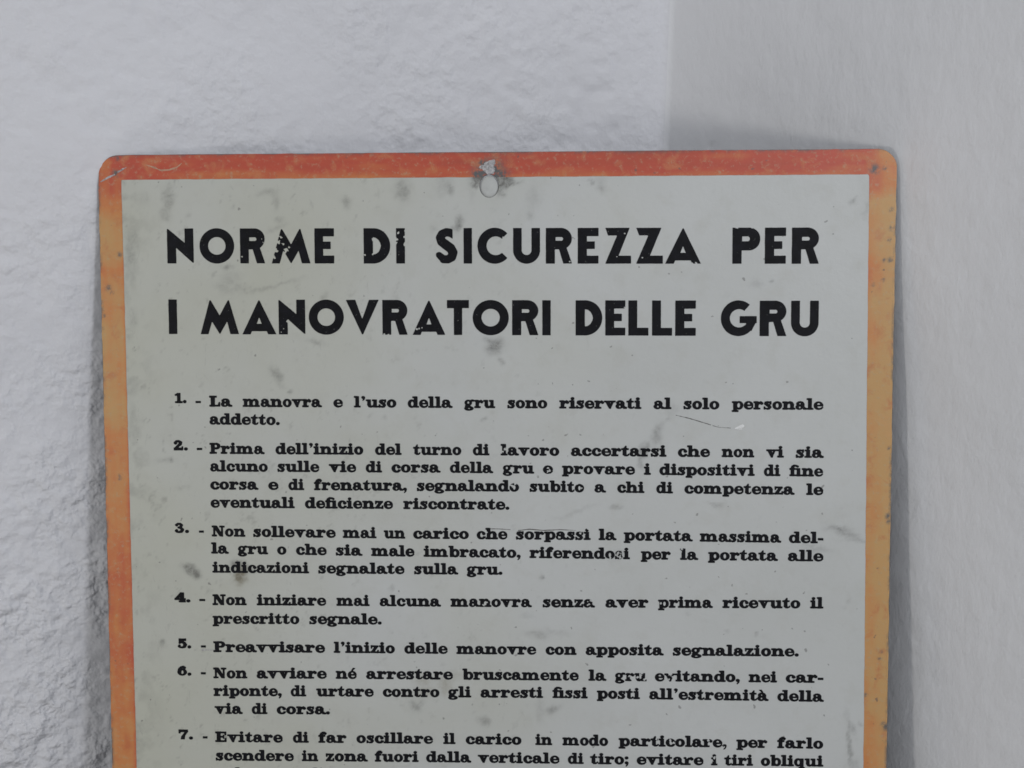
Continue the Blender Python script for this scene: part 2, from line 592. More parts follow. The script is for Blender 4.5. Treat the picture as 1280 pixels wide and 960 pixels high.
# ------------------------------------------------------------------ field -> flat mesh (marching squares, full cells merged in runs)
def field_mesh(F, xs, ys, merge=True):
    """F[j, i] at (xs[i], ys[j]); returns verts (n,2), faces."""
    ny, nx = F.shape
    ins = F < 0
    c = ins[:-1, :-1].astype(int) + ins[:-1, 1:] + ins[1:, 1:] + ins[1:, :-1]
    verts = []; faces = []; idx = {}
    def V(key, x, y):
        i = idx.get(key)
        if i is None:
            i = len(verts); idx[key] = i; verts.append((x, y))
        return i
    def corner(j, i): return V((j, i), xs[i], ys[j])
    def edge(j0, i0, j1, i1):
        if (j0, i0) > (j1, i1): j0, i0, j1, i1 = j1, i1, j0, i0
        a, b = F[j0, i0], F[j1, i1]; t = a / (a - b)
        t = min(max(t, 0.02), 0.98)
        return V((j0, i0, j1, i1), xs[i0] + (xs[i1] - xs[i0]) * t, ys[j0] + (ys[j1] - ys[j0]) * t)
    for j in range(ny - 1):
        full = np.nonzero(c[j] == 4)[0]
        if len(full):
            if merge:
                runs = np.split(full, np.nonzero(np.diff(full) > 1)[0] + 1)
                for r in runs:
                    a, b = int(r[0]), int(r[-1]) + 1
                    faces.append((corner(j, a), corner(j, b), corner(j + 1, b), corner(j + 1, a)))
            else:
                for i in full:
                    faces.append((corner(j, i), corner(j, i + 1), corner(j + 1, i + 1), corner(j + 1, i)))
    for j, i in zip(*np.nonzero((c > 0) & (c < 4))):
        j = int(j); i = int(i)
        ring = [(j, i), (j, i + 1), (j + 1, i + 1), (j + 1, i)]
        poly = []
        for q in range(4):
            a = ring[q]; b = ring[(q + 1) % 4]
            if ins[a]: poly.append(corner(*a))
            if ins[a] != ins[b]: poly.append(edge(*a, *b))
        if len(poly) >= 3: faces.append(tuple(poly))
    return verts, faces

# ------------------------------------------------------------------ the sign's gentle warp: everything printed on it follows this
def warp(x, y):
    x = np.asarray(x, float); y = np.asarray(y, float)
    z = 0.22 * np.sin(x / 63 + 0.6) * np.cos(y / 81) + 0.10 * np.sin(x / 23 + y / 37)
    # bent corner at the top left: past the crease the metal leans back
    d = ((x - 2.0) * -0.47 + (y + 12.4) * 0.88)          # distance above the crease line
    z = z - np.clip(d, 0, 9) * 0.16 * np.clip(1 - (x - 2) / 16, 0, 1)
    z = z - 0.9 * np.exp(-(((x - 26.5) / 6) ** 2 + ((y + 2.5) / 4.5) ** 2))
    z = z - 0.5 * np.exp(-(((x - 163.9) / 6) ** 2 + ((y + 8.5) / 4.5) ** 2))
    # a slightly wavy top edge
    z = z + 0.25 * np.exp(np.minimum(y, 0) / 7.0) * np.sin(x / 17.0)
    return z

MM = 0.001

def mesh_object(name, verts, faces, material, parent=None, smooth=False):
    me = bpy.data.meshes.new(name)
    me.from_pydata(verts, [], faces)
    me.materials.append(material)
    if smooth:
        me.polygons.foreach_set('use_smooth', [True] * len(me.polygons))
    me.update()
    o = bpy.data.objects.new(name, me)
    COL.objects.link(o)
    if parent is not None: o.parent = parent
    return o

def sheet(name, V2, F, lift, material, parent, smooth=True):
    """a flat outline laid on the warped face, `lift` mm proud of it"""
    a = np.array(V2)
    z = warp(a[:, 0], a[:, 1]) + lift
    v = np.column_stack([a * MM, z * MM])
    return mesh_object(name, v.tolist(), F, material, parent, smooth)

def slab(name, V2, F, z_top, z_bot, material, parent):
    """outline with thickness"""
    n = len(V2); a = np.array(V2); w = warp(a[:, 0], a[:, 1])
    v = np.vstack([np.column_stack([a * MM, (w + z_top) * MM]), np.column_stack([a * MM, (w + z_bot) * MM])])
    faces = list(F) + [tuple(i + n for i in reversed(f)) for f in F]
    cnt = {}
    for f in F:
        for p, q in zip(f, f[1:] + f[:1]):
            cnt[(p, q)] = 1
    for (p, q) in cnt:
        if (q, p) not in cnt: faces.append((p, p + n, q + n, q)) 
    return mesh_object(name, v.tolist(), faces, material, parent)

# ------------------------------------------------------------------ materials
class NT:
    def __init__(s, name):
        s.m = bpy.data.materials.new(name); s.m.use_nodes = True
        s.t = s.m.node_tree; s.b = s.t.nodes['Principled BSDF']; s.out = s.t.nodes['Material Output']
    def n(s, kind, **kw):
        o = s.t.nodes.new(kind)
        for k, v in kw.items(): setattr(o, k, v)
        return o
    def l(s, a, b): s.t.links.new(a, b)
    def noise(s, vec, scale, detail=4, rough=0.55, dist=0.0):
        o = s.n('ShaderNodeTexNoise'); o.inputs['Scale'].default_value = scale; o.inputs['Detail'].default_value = detail
        o.inputs['Roughness'].default_value = rough; o.inputs['Distortion'].default_value = dist
        if vec is not None: s.l(vec, o.inputs['Vector'])
        return o.outputs['Fac']
    def rng(s, v, a, b, c, d):
        o = s.n('ShaderNodeMapRange'); s.l(v, o.inputs[0])
        for i, x in enumerate((a, b, c, d)): o.inputs[i + 1].default_value = x
        return o.outputs[0]
    def math(s, op, a, b=None, clamp=False):
        o = s.n('ShaderNodeMath', operation=op); o.use_clamp = clamp
        for i, x in enumerate((a, b)):
            if x is None: continue
            if isinstance(x, (int, float)): o.inputs[i].default_value = x
            else: s.l(x, o.inputs[i])
        return o.outputs[0]
    def mix(s, f, a, b, blend='MIX'):
        o = s.n('ShaderNodeMix', data_type='RGBA', blend_type=blend)
        for sock, x in ((o.inputs[0], f), (o.inputs[6], a), (o.inputs[7], b)):
            if isinstance(x, (int, float)): sock.default_value = x
            elif isinstance(x, tuple): sock.default_value = (*x, 1)
            else: s.l(x, sock)
        return o.outputs[2]
    def bump(s, h, strength, dist, normal=None):
        o = s.n('ShaderNodeBump'); o.inputs['Strength'].default_value = strength; o.inputs['Distance'].default_value = dist
        s.l(h, o.inputs['Height'])
        if normal is not None: s.l(normal, o.inputs['Normal'])
        return o.outputs['Normal']

def coords(N, scale=(1, 1, 1)):
    tc = N.n('ShaderNodeTexCoord'); mp = N.n('ShaderNodeMapping'); mp.inputs['Scale'].default_value = scale
    N.l(tc.outputs['Object'], mp.inputs['Vector'])
    return mp.outputs['Vector']

def panel_material():
    N = NT('aged_enamel_panel'); v = coords(N)
    at = N.n('ShaderNodeAttribute', attribute_name='wear'); sep = N.n('ShaderNodeSeparateColor'); N.l(at.outputs['Color'], sep.inputs[0])
    dirt, brown, yellow = sep.outputs[0], sep.outputs[1], sep.outputs[2]
    big = N.noise(v, 14, 3); mid = N.noise(v, 90, 5, 0.6); fine = N.noise(v, 700, 4, 0.65)
    base = N.mix(N.rng(big, 0.3, 0.7, 0, 1), (0.60, 0.61, 0.585), (0.645, 0.655, 0.635))
    base = N.mix(yellow, base, (0.54, 0.54, 0.43))
    base = N.mix(N.rng(mid, 0.52, 0.75, 0, 0.22), base, (0.46, 0.45, 0.38))
    # smudges: thin film modulated by grain
    grain = N.rng(N.noise(v, 420, 6, 0.75, 0.6), 0.40, 0.60, 0.5, 1.0)
    base = N.mix(N.math('MULTIPLY', N.math('MULTIPLY', dirt, grain, True), 0.85), base, (0.11, 0.105, 0.095))
    base = N.mix(N.math('MULTIPLY', N.math('MULTIPLY', brown, grain, True), 0.62), base, (0.27, 0.235, 0.15))
    # fly specks and pinholes
    spk = N.noise(v, 330, 2, 0.4); sp = N.rng(spk, 0.735, 0.76, 0, 0.55)
    base = N.mix(sp, base, (0.14, 0.13, 0.12))
    faint = N.rng(N.noise(coords(N, (1.0, 0.35, 1)), 260, 6, 0.8, 1.2), 0.60, 0.72, 0, 0.28)
    faint = N.math('MULTIPLY', faint, N.rng(yellow, 0.1, 0.7, 0.35, 2.0), True)
    base = N.mix(faint, base, (0.30, 0.295, 0.27))
    N.l(base, N.b.inputs['Base Color'])
    N.l(N.rng(mid, 0.3, 0.7, 0.40, 0.55), N.b.inputs['Roughness'])
    N.l(N.bump(N.noise(v, 160, 5, 0.6), 0.25, 0.0006, N.bump(fine, 0.3, 0.00012)), N.b.inputs['Normal'])
    return N.m

def border_material():
    N = NT('faded_orange_paint'); v = coords(N)
    at = N.n('ShaderNodeAttribute', attribute_name='paint')
    mid = N.noise(v, 130, 6, 0.65, 0.4); fine = N.noise(v, 520, 5, 0.7)
    c = N.mix(N.rng(mid, 0.52, 0.70, 0, 0.45), at.outputs['Color'], (0.66, 0.36, 0.15))
    c = N.mix(N.rng(mid, 0.46, 0.32, 0, 0.40), c, (0.55, 0.12, 0.06))
    c = N.mix(N.rng(fine, 0.55, 0.72, 0, 0.6), c, (0.52, 0.42, 0.27))
    c = N.mix(N.rng(N.noise(v, 300, 3, 0.5), 0.70, 0.75, 0, 0.7), c, (0.16, 0.13, 0.11))
    at2 = N.n('ShaderNodeAttribute', attribute_name='scrape'); sep = N.n('ShaderNodeSeparateColor'); N.l(at2.outputs['Color'], sep.inputs[0])
    g = N.rng(N.noise(v, 500, 5, 0.7), 0.36, 0.55, 0.0, 1)
    c = N.mix(N.math('MULTIPLY', sep.outputs[0], g, True), c, (0.13, 0.135, 0.135))
    N.l(c, N.b.inputs['Base Color'])
    N.l(N.rng(mid, 0.3, 0.7, 0.36, 0.52), N.b.inputs['Roughness'])
    N.l(N.bump(mid, 0.25, 0.0004, N.bump(fine, 0.3, 0.00015)), N.b.inputs['Normal'])
    return N.m

def ink_material(chip_lo=0.66):
    N = NT('black_printing_ink'); v = coords(N)
    c = N.mix(N.rng(N.noise(v, 260, 4), 0.35, 0.7, 0, 1), (0.0030, 0.0030, 0.0042), (0.0075, 0.0075, 0.0115))
    # tiny losses where the enamel shows through the ink
    ch = N.rng(N.noise(v, 900, 5, 0.7), chip_lo, chip_lo + 0.05, 0, 0.8)
    c = N.mix(ch, c, (0.26, 0.26, 0.24))
    N.l(c, N.b.inputs['Base Color'])
    N.b.inputs['Roughness'].default_value = 0.6
    N.b.inputs['Specular IOR Level'].default_value = 0.22
    N.l(N.bump(N.noise(v, 800, 3), 0.3, 0.0001), N.b.inputs['Normal'])
    return N.m

def plain(name, col, rough, metal=0.0, scale=500, var=0.35, bump=0.0002):
    N = NT(name); v = coords(N)
    f = N.noise(v, scale, 5, 0.65)
    dark = tuple(x * (1 - var) for x in col)
    N.l(N.mix(N.rng(f, 0.35, 0.65, 0, 1), dark, col), N.b.inputs['Base Color'])
    N.b.inputs['Roughness'].default_value = rough; N.b.inputs['Metallic'].default_value = metal
    N.l(N.bump(f, 0.4, bump), N.b.inputs['Normal'])
    return N.m

def wall_material(name, col, stretch, b1, b2, yscale, pebble=0):
    N = NT(name); v = coords(N, stretch)
    big = N.noise(coords(N), 9, 3)
    spots = N.noise(coords(N), 150, 4, 0.6)
    c = N.mix(N.rng(big, 0.3, 0.7, 0, 1), tuple(x * 0.965 for x in col), col)
    c = N.mix(N.rng(spots, 0.72, 0.80, 0, 0.25), c, (0.35, 0.34, 0.33))
    N.l(c, N.b.inputs['Base Color'])
    N.b.inputs['Roughness'].default_value = 0.62
    N.b.inputs['Specular IOR Level'].default_value = 0.3
    h1 = N.noise(v, 140 * yscale, 6, 0.6, 0.3); h2 = N.noise(v, 330 * yscale, 4, 0.6)
    patch = N.rng(N.noise(coords(N), 22, 3, 0.6), 0.35, 0.65, 0.45, 1.25)
    h1 = N.math('MULTIPLY', h1, patch)
    under = N.bump(h2, b2, 0.0006)
    if pebble:
        # daubed plaster grains, coarser and denser lower down
        p1 = N.rng(N.noise(coords(N), 215, 2.0, 0.45), 0.36, 0.64, 0, 1); p2 = N.rng(N.noise(coords(N), 90, 3.0, 0.5), 0.36, 0.64, 0, 1)
        tc = N.n('ShaderNodeTexCoord'); sx = N.n('ShaderNodeSeparateXYZ'); N.l(tc.outputs['Object'], sx.inputs[0])
        low = N.rng(sx.outputs[2], 0.22, 0.50, 1.35, 0.45)
        m = N.math('MULTIPLY', low, N.rng(N.noise(coords(N), 26, 3, 0.6), 0.36, 0.62, 0.25, 1.2))
        p = N.math('MULTIPLY', N.math('ADD', p1, N.math('MULTIPLY', p2, 1.6)), m)
        under = N.bump(p, 1.0, pebble, under)
    N.l(N.bump(h1, b1, 0.0022, under), N.b.inputs['Normal'])
    return N.m

M_panel = panel_material()
M_border = border_material()
M_ink = ink_material(0.66)
M_ink_small = ink_material(0.69)
M_steel = plain('dull_sheet_steel', (0.23, 0.22, 0.21), 0.55, 0.6)
M_bare_and_glint = plain('bare_metal_and_glint', (0.68, 0.66, 0.66), 0.36, 0.2, 900, 0.6, 0.0006)  # scraped metal, also the painted highlight along the corner crease
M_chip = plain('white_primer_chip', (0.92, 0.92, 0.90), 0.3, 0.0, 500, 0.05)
M_glint = plain('painted_orange_glint', (0.66, 0.40, 0.27), 0.4, 0.0, 500, 0.35)  # painted specular highlight on the dimple's arc
M_scratch = plain('dark_scratch_line', (0.20, 0.19, 0.18), 0.6, 0.0, 900, 0.6)
M_plug = plain('pale_rivet_paint', (0.60, 0.61, 0.585), 0.5, 0.0, 300, 0.1)
M_wall_l = wall_material('rough_white_plaster', (0.835, 0.832, 0.857), (1, 1, 1), 0.22, 0.3, 1.0, 0.00055)
M_wall_r = wall_material('brushed_white_plaster', (0.89, 0.892, 0.905), (1.0, 1.0, 0.55), 0.24, 0.34, 1.15)
M_floor = plain('pale_screed', (0.30, 0.295, 0.29), 0.7, 0.0, 60, 0.15, 0.0005)
M_skirt = None

# ------------------------------------------------------------------ walls and floor
CX, CY = 0.074163, 0.565132            # the inside corner of the two walls
def make_wall(name, end, material, seed, rough, push, label):
    """plaster wall from the corner towards `end`, relief in real displacement"""
    ex, ey = end[0] - CX, end[1] - CY
    L = math.hypot(ex, ey); ux, uy = ex / L, ey / L
    nx, ny = (uy, -ux)
    if ny > 0: nx, ny = -nx, -ny       # facing the room
    length = 1.5
    near = 0.50 if name == 'wall_left' else 0.30
    s = np.concatenate([np.arange(0, 0.0048, 0.0006), np.arange(0.0048, near, 0.0016), np.linspace(near, length, 40)])
    z = np.concatenate([np.linspace(0, 0.12, 20)[:-1], np.arange(0.12, 0.66, 0.0016), np.linspace(0.66, 1.6, 30)])
    S, Z = np.meshgrid(s, z)
    X, Y = S * 1000, Z * 1000
    h = rough(X, Y)
    h = h * np.clip(S / 0.03, 0, 1)
    # the two walls run into each other through a rounded fillet
    T = 0.0028; half = math.radians(52.5); rf = T * math.tan(half)
    phi = np.clip(1 - S / T, 0, 1) * (math.pi / 2 - half)
    lx = -ux * np.sin(phi) - nx * np.cos(phi); ly = -uy * np.sin(phi) - ny * np.cos(phi)
    arc = S < T
    bx = np.where(arc, CX + ux * T + nx * rf + lx * rf, CX + S * ux); by = np.where(arc, CY + uy * T + ny * rf + ly * rf, CY + S * uy)
    off = h * MM - push
    vx = bx - off * lx; vy = by - off * ly
    n0, n1 = S.shape
    v = np.stack([vx, vy, Z], -1).reshape(-1, 3)
    J, I = np.meshgrid(np.arange(n0 - 1), np.arange(n1 - 1), indexing='ij')
    a = (J * n1 + I).ravel()
    q = np.column_stack([a, a + 1, a + n1 + 1, a + n1])
    if (ux * ny - uy * nx) * 1 > 0: pass
    me = bpy.data.meshes.new(name)
    me.vertices.add(len(v)); me.vertices.foreach_set('co', v.ravel())
    me.loops.add(q.size); me.polygons.add(len(q))
    me.loops.foreach_set('vertex_index', q.ravel())
    me.polygons.foreach_set('loop_start', np.arange(0, q.size, 4)); me.polygons.foreach_set('use_smooth', np.ones(len(q), bool))
    me.update(calc_edges=True); me.validate()
    me.materials.append(material)
    o = bpy.data.objects.new(name, me); COL.objects.link(o)
    o['kind'] = 'structure'; o['label'] = label
    return o

def dents(X, Y, pts):
    h = 0
    for x, y, r, d in pts: h = h - d * np.exp(-(((X - x) / r) ** 2 + ((Y - y) / r) ** 2))
    return h

def rough_left(X, Y):
    lump = fbm(X, Y * 1.1, 11, 11, 4, 0.68)
    broad = fbm(X, Y, 70, 31, 2) * 2.2
    ridge = np.maximum(0, fbm(X * 0.8, Y * 1.3, 9, 51, 3, 0.6)) * 0.8
    patch = np.clip(0.75 + 1.2 * fbm(X, Y, 60, 71, 2), 0.35, 1.4)
    low = np.interp(Y, [200, 330, 420, 520, 640], [1.5, 1.35, 1.0, 0.8, 0.8])
    billow = np.abs(value_noise(X * 0.96 - Y * 0.28, X * 0.28 + Y * 0.96, 6.5, 151)) + 0.55 * np.abs(value_noise(X * 0.8 + Y * 0.6, Y * 0.8 - X * 0.6, 3.4, 152))
    return broad + (lump * 0.62 + ridge * 0.55 - billow * 1.0) * patch * low + dents(X, Y, WALL_DENTS)

def rough_right(X, Y):
    streak = fbm(X * 1.0, Y * 0.22, 7, 21, 4, 0.55)
    lump = fbm(X, Y, 22, 41, 3, 0.5)
    return streak * 0.10 + lump * 0.34 + fbm(X, Y, 90, 81, 2) * 1.2 + fbm(X, Y * 0.6, 5, 141, 3, 0.6) * 0.10 + dents(X, Y, [(30, 481, 1.1, 0.9), (22, 470, 0.8, 0.5), (98, 455, 1.2, 0.4)])

make_wall('wall_left', (-0.17472691, 0.46717667), M_wall_l, 1, rough_left, 0.0018, 'rough white plaster wall behind the left part of the sign')
make_wall('wall_right', (0.15497717, 0.45585037), M_wall_r, 2, rough_right, 0.0018, 'smoother brushed white plaster wall meeting the rough one in a corner')
fl = mesh_object('floor', [(-1.8, -1.2, -0.001), (1.8, -1.2, -0.001), (1.8, 1.2, -0.001), (-1.8, 1.2, -0.001), (-1.8, -1.2, -0.05), (1.8, -1.2, -0.05), (1.8, 1.2, -0.05), (-1.8, 1.2, -0.05)],
                 [(0, 1, 2, 3), (7, 6, 5, 4), (0, 4, 5, 1), (1, 5, 6, 2), (2, 6, 7, 3), (3, 7, 4, 0)], M_floor)
fl['kind'] = 'structure'

# ------------------------------------------------------------------ the sign
SIGN_W, SIGN_H, RAD = 330.0, 480.0, 8.0
sign = bpy.data.objects.new('safety_sign', None)
COL.objects.link(sign)
sign.matrix_world = mat4([[0.999103, -0.019944, -0.037348], [-0.034322, 0.134988, -0.990253], [0.024791, 0.990646, 0.134183]], (-0.174847, 0.467987, 0.47142))
sign['label'] = 'worn metal safety notice, faded orange border, black Italian text, leaning in a wall corner'
sign['category'] = 'sign'

def outline_field(X, Y, inset=0.0, wob=0.0):
    x0, x1, y1, y0 = inset, SIGN_W - inset, -inset, -SIGN_H + inset
    r = RAD - inset
    f = d_box(X, Y, x0 + r, y0 + r, x1 - r, y1 - r) - r
    if wob: f = f + wob * fbm(X, Y, 6, 5, 3)
    return f

def hole_field(X, Y, grow=0.0):
    return d_ellipse(X, Y, HOLE[0], HOLE[1], 3.95 + grow, 4.7 + grow)

def inner_field(X, Y):
    # the printed panel is a hair out of square with the plate
    xl = 9.9 + 0.0036 * (-Y - 10); xr = 318.9 + 0.0056 * (-Y - 10)
    yt = -10.35; yb = -SIGN_H + 10.5
    wl = 0.16 * fbm(X, Y, 5, 15, 3)
    return np.maximum(np.maximum(xl - X, X - xr), np.maximum(Y - yt, yb - Y)) + wl

def grid(x0, x1, y0, y1, st):
    xs = np.arange(x0, x1 + st, st); ys = np.arange(y0, y1 + st, st)
    X, Y = np.meshgrid(xs, ys)
    return xs, ys, X, Y

# steel plate, its thickness seen at the edge
xs, ys, X, Y = grid(-1.5, SIGN_W + 1.5, -SIGN_H - 1.5, 1.5, 1.5)
F = np.maximum(outline_field(X, Y), -hole_field(X, Y))
V2, FF = field_mesh(F, xs, ys, merge=False)
plate = slab('steel_plate', V2, FF, 0.0, -0.9, M_steel, sign)

def set_color(o, name, rgb):
    a = o.data.color_attributes.new(name, 'FLOAT_COLOR', 'POINT')
    c = np.ones((len(rgb), 4), np.float32); c[:, :3] = rgb
    a.data.foreach_set('color', c.ravel())

# white enamel panel
xs, ys, X, Y = grid(8.5, 323.5, -SIGN_H + 8, -9, 0.8)
F = np.maximum(inner_field(X, Y), -hole_field(X, Y, 0.1))
V2, FF = field_mesh(F, xs, ys, merge=False)
panel = sheet('enamel_panel', V2, FF, 0.10, M_panel, sign)
a = np.array(V2); x, y = a[:, 0], a[:, 1]
dirt = np.zeros(len(a)); brown = np.zeros(len(a))
wx = x + 1.7 * fbm(x, y, 3.5, 91, 3, 0.6); wy = y + 1.7 * fbm(x, y, 3.5, 95, 3, 0.6)
for (sx, sy, ra, rb, rot, st, tone) in STAINS:
    c, s = math.cos(math.radians(-rot)), math.sin(math.radians(-rot))
    near = np.nonzero((abs(x - sx) < 4 * (ra + rb) + 4) & (abs(y - sy) < 4 * (ra + rb) + 4))[0]
    dx = wx[near] - sx; dy = wy[near] - sy
    u = (dx * c + dy * s) / max(ra, 0.7); v = (-dx * s + dy * c) / max(rb, 0.7)
    k = np.clip(1.55 * st ** 1.45 * np.exp(-((u * u + v * v) / 1.5) ** 1.3), 0, 1)
    if tone: brown[near] = np.maximum(brown[near], k)
    else: dirt[near] = np.maximum(dirt[near], k)
# grime collects a little along the left side
dirt = np.maximum(dirt, 0.30 * np.clip(1 - (x - 10) / 16, 0, 1) * np.clip(fbm(x, y, 7, 33, 4, 0.6) * 3.0 + 0.1, 0, 1))
dirt = np.maximum(dirt, 0.4 * np.clip(fbm(x, y * 0.8, 5, 133, 5, 0.8) * 2.6 - 1.45, 0, 1) * np.clip(1.15 - x / 210, 0.15, 1))
yel = np.clip(0.95 - x / 200 + 0.6 * fbm(x, y, 60, 37, 3), 0, 1) * 0.75
set_color(panel, 'wear', np.column_stack([dirt, brown, yel]))

# orange painted border
xs, ys, X, Y = grid(-1.0, SIGN_W + 1, -SIGN_H - 1, 1, 0.8)
F = np.maximum(np.maximum(outline_field(X, Y, 0.18, 0.35), -(inner_field(X, Y) - 0.02)), -hole_field(X, Y, 0.25))
V2, FF = field_mesh(F, xs, ys, merge=False)
border = sheet('orange_border', V2, FF, 0.14, M_border, sign)
a = np.array(V2); x, y = a[:, 0], a[:, 1]
RED = np.array([0.59, 0.100, 0.056]); ORG = np.array([0.67, 0.255, 0.085]); YEL = np.array([0.62, 0.365, 0.145]); DEEP = np.array([0.45, 0.090, 0.058])
def ramp(t):
    t = np.clip(t, 0, 3)[:, None]
    return np.where(t < 1, DEEP + (RED - DEEP) * t, np.where(t < 2, RED + (ORG - RED) * (t - 1), ORG + (YEL - ORG) * (t - 2)))
left = np.interp(-y, [0, 16, 22, 28, 42, 48, 52, 62, 70, 92, 104, 108, 118, 130, 150, 180, 215, 232, 262, 480], [1.3, 1.2, 1.7, 2.6, 2.7, 1.9, 2.3, 2.7, 2.5, 2.7, 3.0, 2.9, 2.2, 2.3, 2.0, 1.7, 1.55, 1.8, 2.3, 2.3])
right = np.interp(-y, [0, 10, 15, 21, 40, 52, 62, 80, 100, 125, 160, 200, 240, 262, 480], [1.9, 1.6, 1.6, 2.9, 2.3, 2.15, 2.8, 2.4, 2.9, 2.6, 2.7, 2.75, 2.4, 2.15, 2.4])
top = np.full_like(x, 0.88) + np.interp(x, [0, 12, 30, 90, 160, 240, 300, 330], [0.3, 0.0, 0.05, 0.15, -0.05, 0.12, 0.0, 0.6]) + np.clip((-y - 6) / 4, 0, 1) * np.interp(x, [0, 40, 60, 300, 330], [0, 0.1, 0.5, 0.45, 0.1]) + 0.0
top = top + np.clip((y + 1.6) / 1.6, 0, 1) * -0.5
side_l = np.clip((12 - x) / 3 - np.clip((y + 11) / 5, 0, 3), 0, 1)
side_r = np.clip((x - 317) / 3 - np.clip((y + 11) / 9, 0, 3), 0, 1)
t = top * (1 - side_l - side_r) + left * side_l + right * side_r
t = t + fbm(x * 0.7, y * 1.3, 14, 61, 4, 0.6) * 0.45 + fbm(np.where(side_l + side_r > 0.5, x, y), np.where(side_l + side_r > 0.5, y, x) * 0.12, 2.2, 161, 3) * 0.45
t = t + np.clip((x - 322) / 6, 0, 1) * 0.6 * side_r
t = np.where(y < -470, 1.1, t)
set_color(border, 'paint', ramp(t))
sc = np.zeros(len(a))
for bx, by, br in [(HOLE[0] + 1.5, HOLE[1] + 5.6, 5.2), (HOLE[0] - 3.8, HOLE[1] + 4.6, 3.4), (HOLE[0] + 5, HOLE[1] + 4.0, 3.2), (HOLE[0] - 2, HOLE[1] + 9, 2.2)]:
    sc = np.maximum(sc, 1.6 * np.exp(-((x - bx + 1.2 * fbm(x, y, 2.5, 3, 3)) ** 2 + (y - by + 1.2 * fbm(x, y, 2.5, 7, 3)) ** 2) / br ** 2 * 1.3))
for bx, by, br in BORDER_CHIPS:
    sc = np.maximum(sc, 1.0 * np.exp(-(((x - bx) ** 2 + (y - by) ** 2) / (max(br, 0.45) * 1.6) ** 2) ** 1.5))
edge = np.minimum(np.minimum(x, SIGN_W - x), -y)
sc = np.maximum(sc, np.clip(1.0 - edge / 1.3, 0, 1) * np.clip(0.45 + 2.4 * fbm(x, y, 9, 43, 4, 0.6), 0, 0.9))
set_color(border, 'scrape', np.column_stack([sc, sc, sc]))

# rivet sunk in the hanging hole
V, Fq = [], []
nseg = 48
rings = [(3.85, 4.55, -0.9), (3.82, 4.5, -0.6), (3.6, 4.3, -0.42), (2.4, 2.9, -0.33), (0.0, 0.0, -0.30)]
wz = float(warp(HOLE[0], HOLE[1] + 1))
for rx, ry, zz in rings[:-1]:
    for k in range(nseg):
        an = 2 * math.pi * k / nseg
        V.append(((HOLE[0] + rx * math.cos(an)) * MM, (HOLE[1] - 0.17 + ry * math.sin(an)) * MM, (wz + zz - 0.065 * ry * math.sin(an)) * MM))
V.append((HOLE[0] * MM, HOLE[1] * MM, (wz + rings[-1][2]) * MM))
for r in range(3):
    for k in range(nseg):
        k2 = (k + 1) % nseg
        Fq.append((r * nseg + k, r * nseg + k2, (r + 1) * nseg + k2, (r + 1) * nseg + k))
for k in range(nseg): Fq.append((3 * nseg + k, 3 * nseg + (k + 1) % nseg, 4 * nseg))
Fq.append(tuple(range(nseg - 1, -1, -1)))
plug = mesh_object('rivet', V, Fq, M_plug, sign, True)

# bare patch above the hole
xs, ys, X, Y = grid(BARE_PATCH[0][0] - 6, BARE_PATCH[0][0] + 10, HOLE[1] - 2, HOLE[1] + 14, 0.15)
F = d_poly(X, Y, BARE_PATCH) + 0.9 * fbm(X, Y, 1.4, 3, 4, 0.6)
V2, FF = field_mesh(F, xs, ys)
sheet('bare_patch', V2, FF, 0.19, M_bare_and_glint, sign)['label'] = 'bright scraped metal above the hanging hole'

for kind, mat_, lift in (('dark', M_scratch, 0.13), ('bare_and_glint', M_bare_and_glint, 0.20)):
    for n_line, line in enumerate(SCRATCHES_AND_GLINTS[kind]):
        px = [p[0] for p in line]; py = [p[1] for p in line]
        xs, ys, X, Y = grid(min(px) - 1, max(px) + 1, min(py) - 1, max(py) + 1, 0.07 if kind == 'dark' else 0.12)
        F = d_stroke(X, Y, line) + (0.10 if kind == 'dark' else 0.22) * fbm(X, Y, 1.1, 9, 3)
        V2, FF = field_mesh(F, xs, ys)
        if FF: sheet('scratch_and_glint', V2, FF, lift, {2: M_glint, 3: M_chip, 4: M_chip}.get(n_line, mat_) if kind == 'bare_and_glint' else mat_, sign)  # real scratches and chips, plus painted glints on the crease and dimple arc

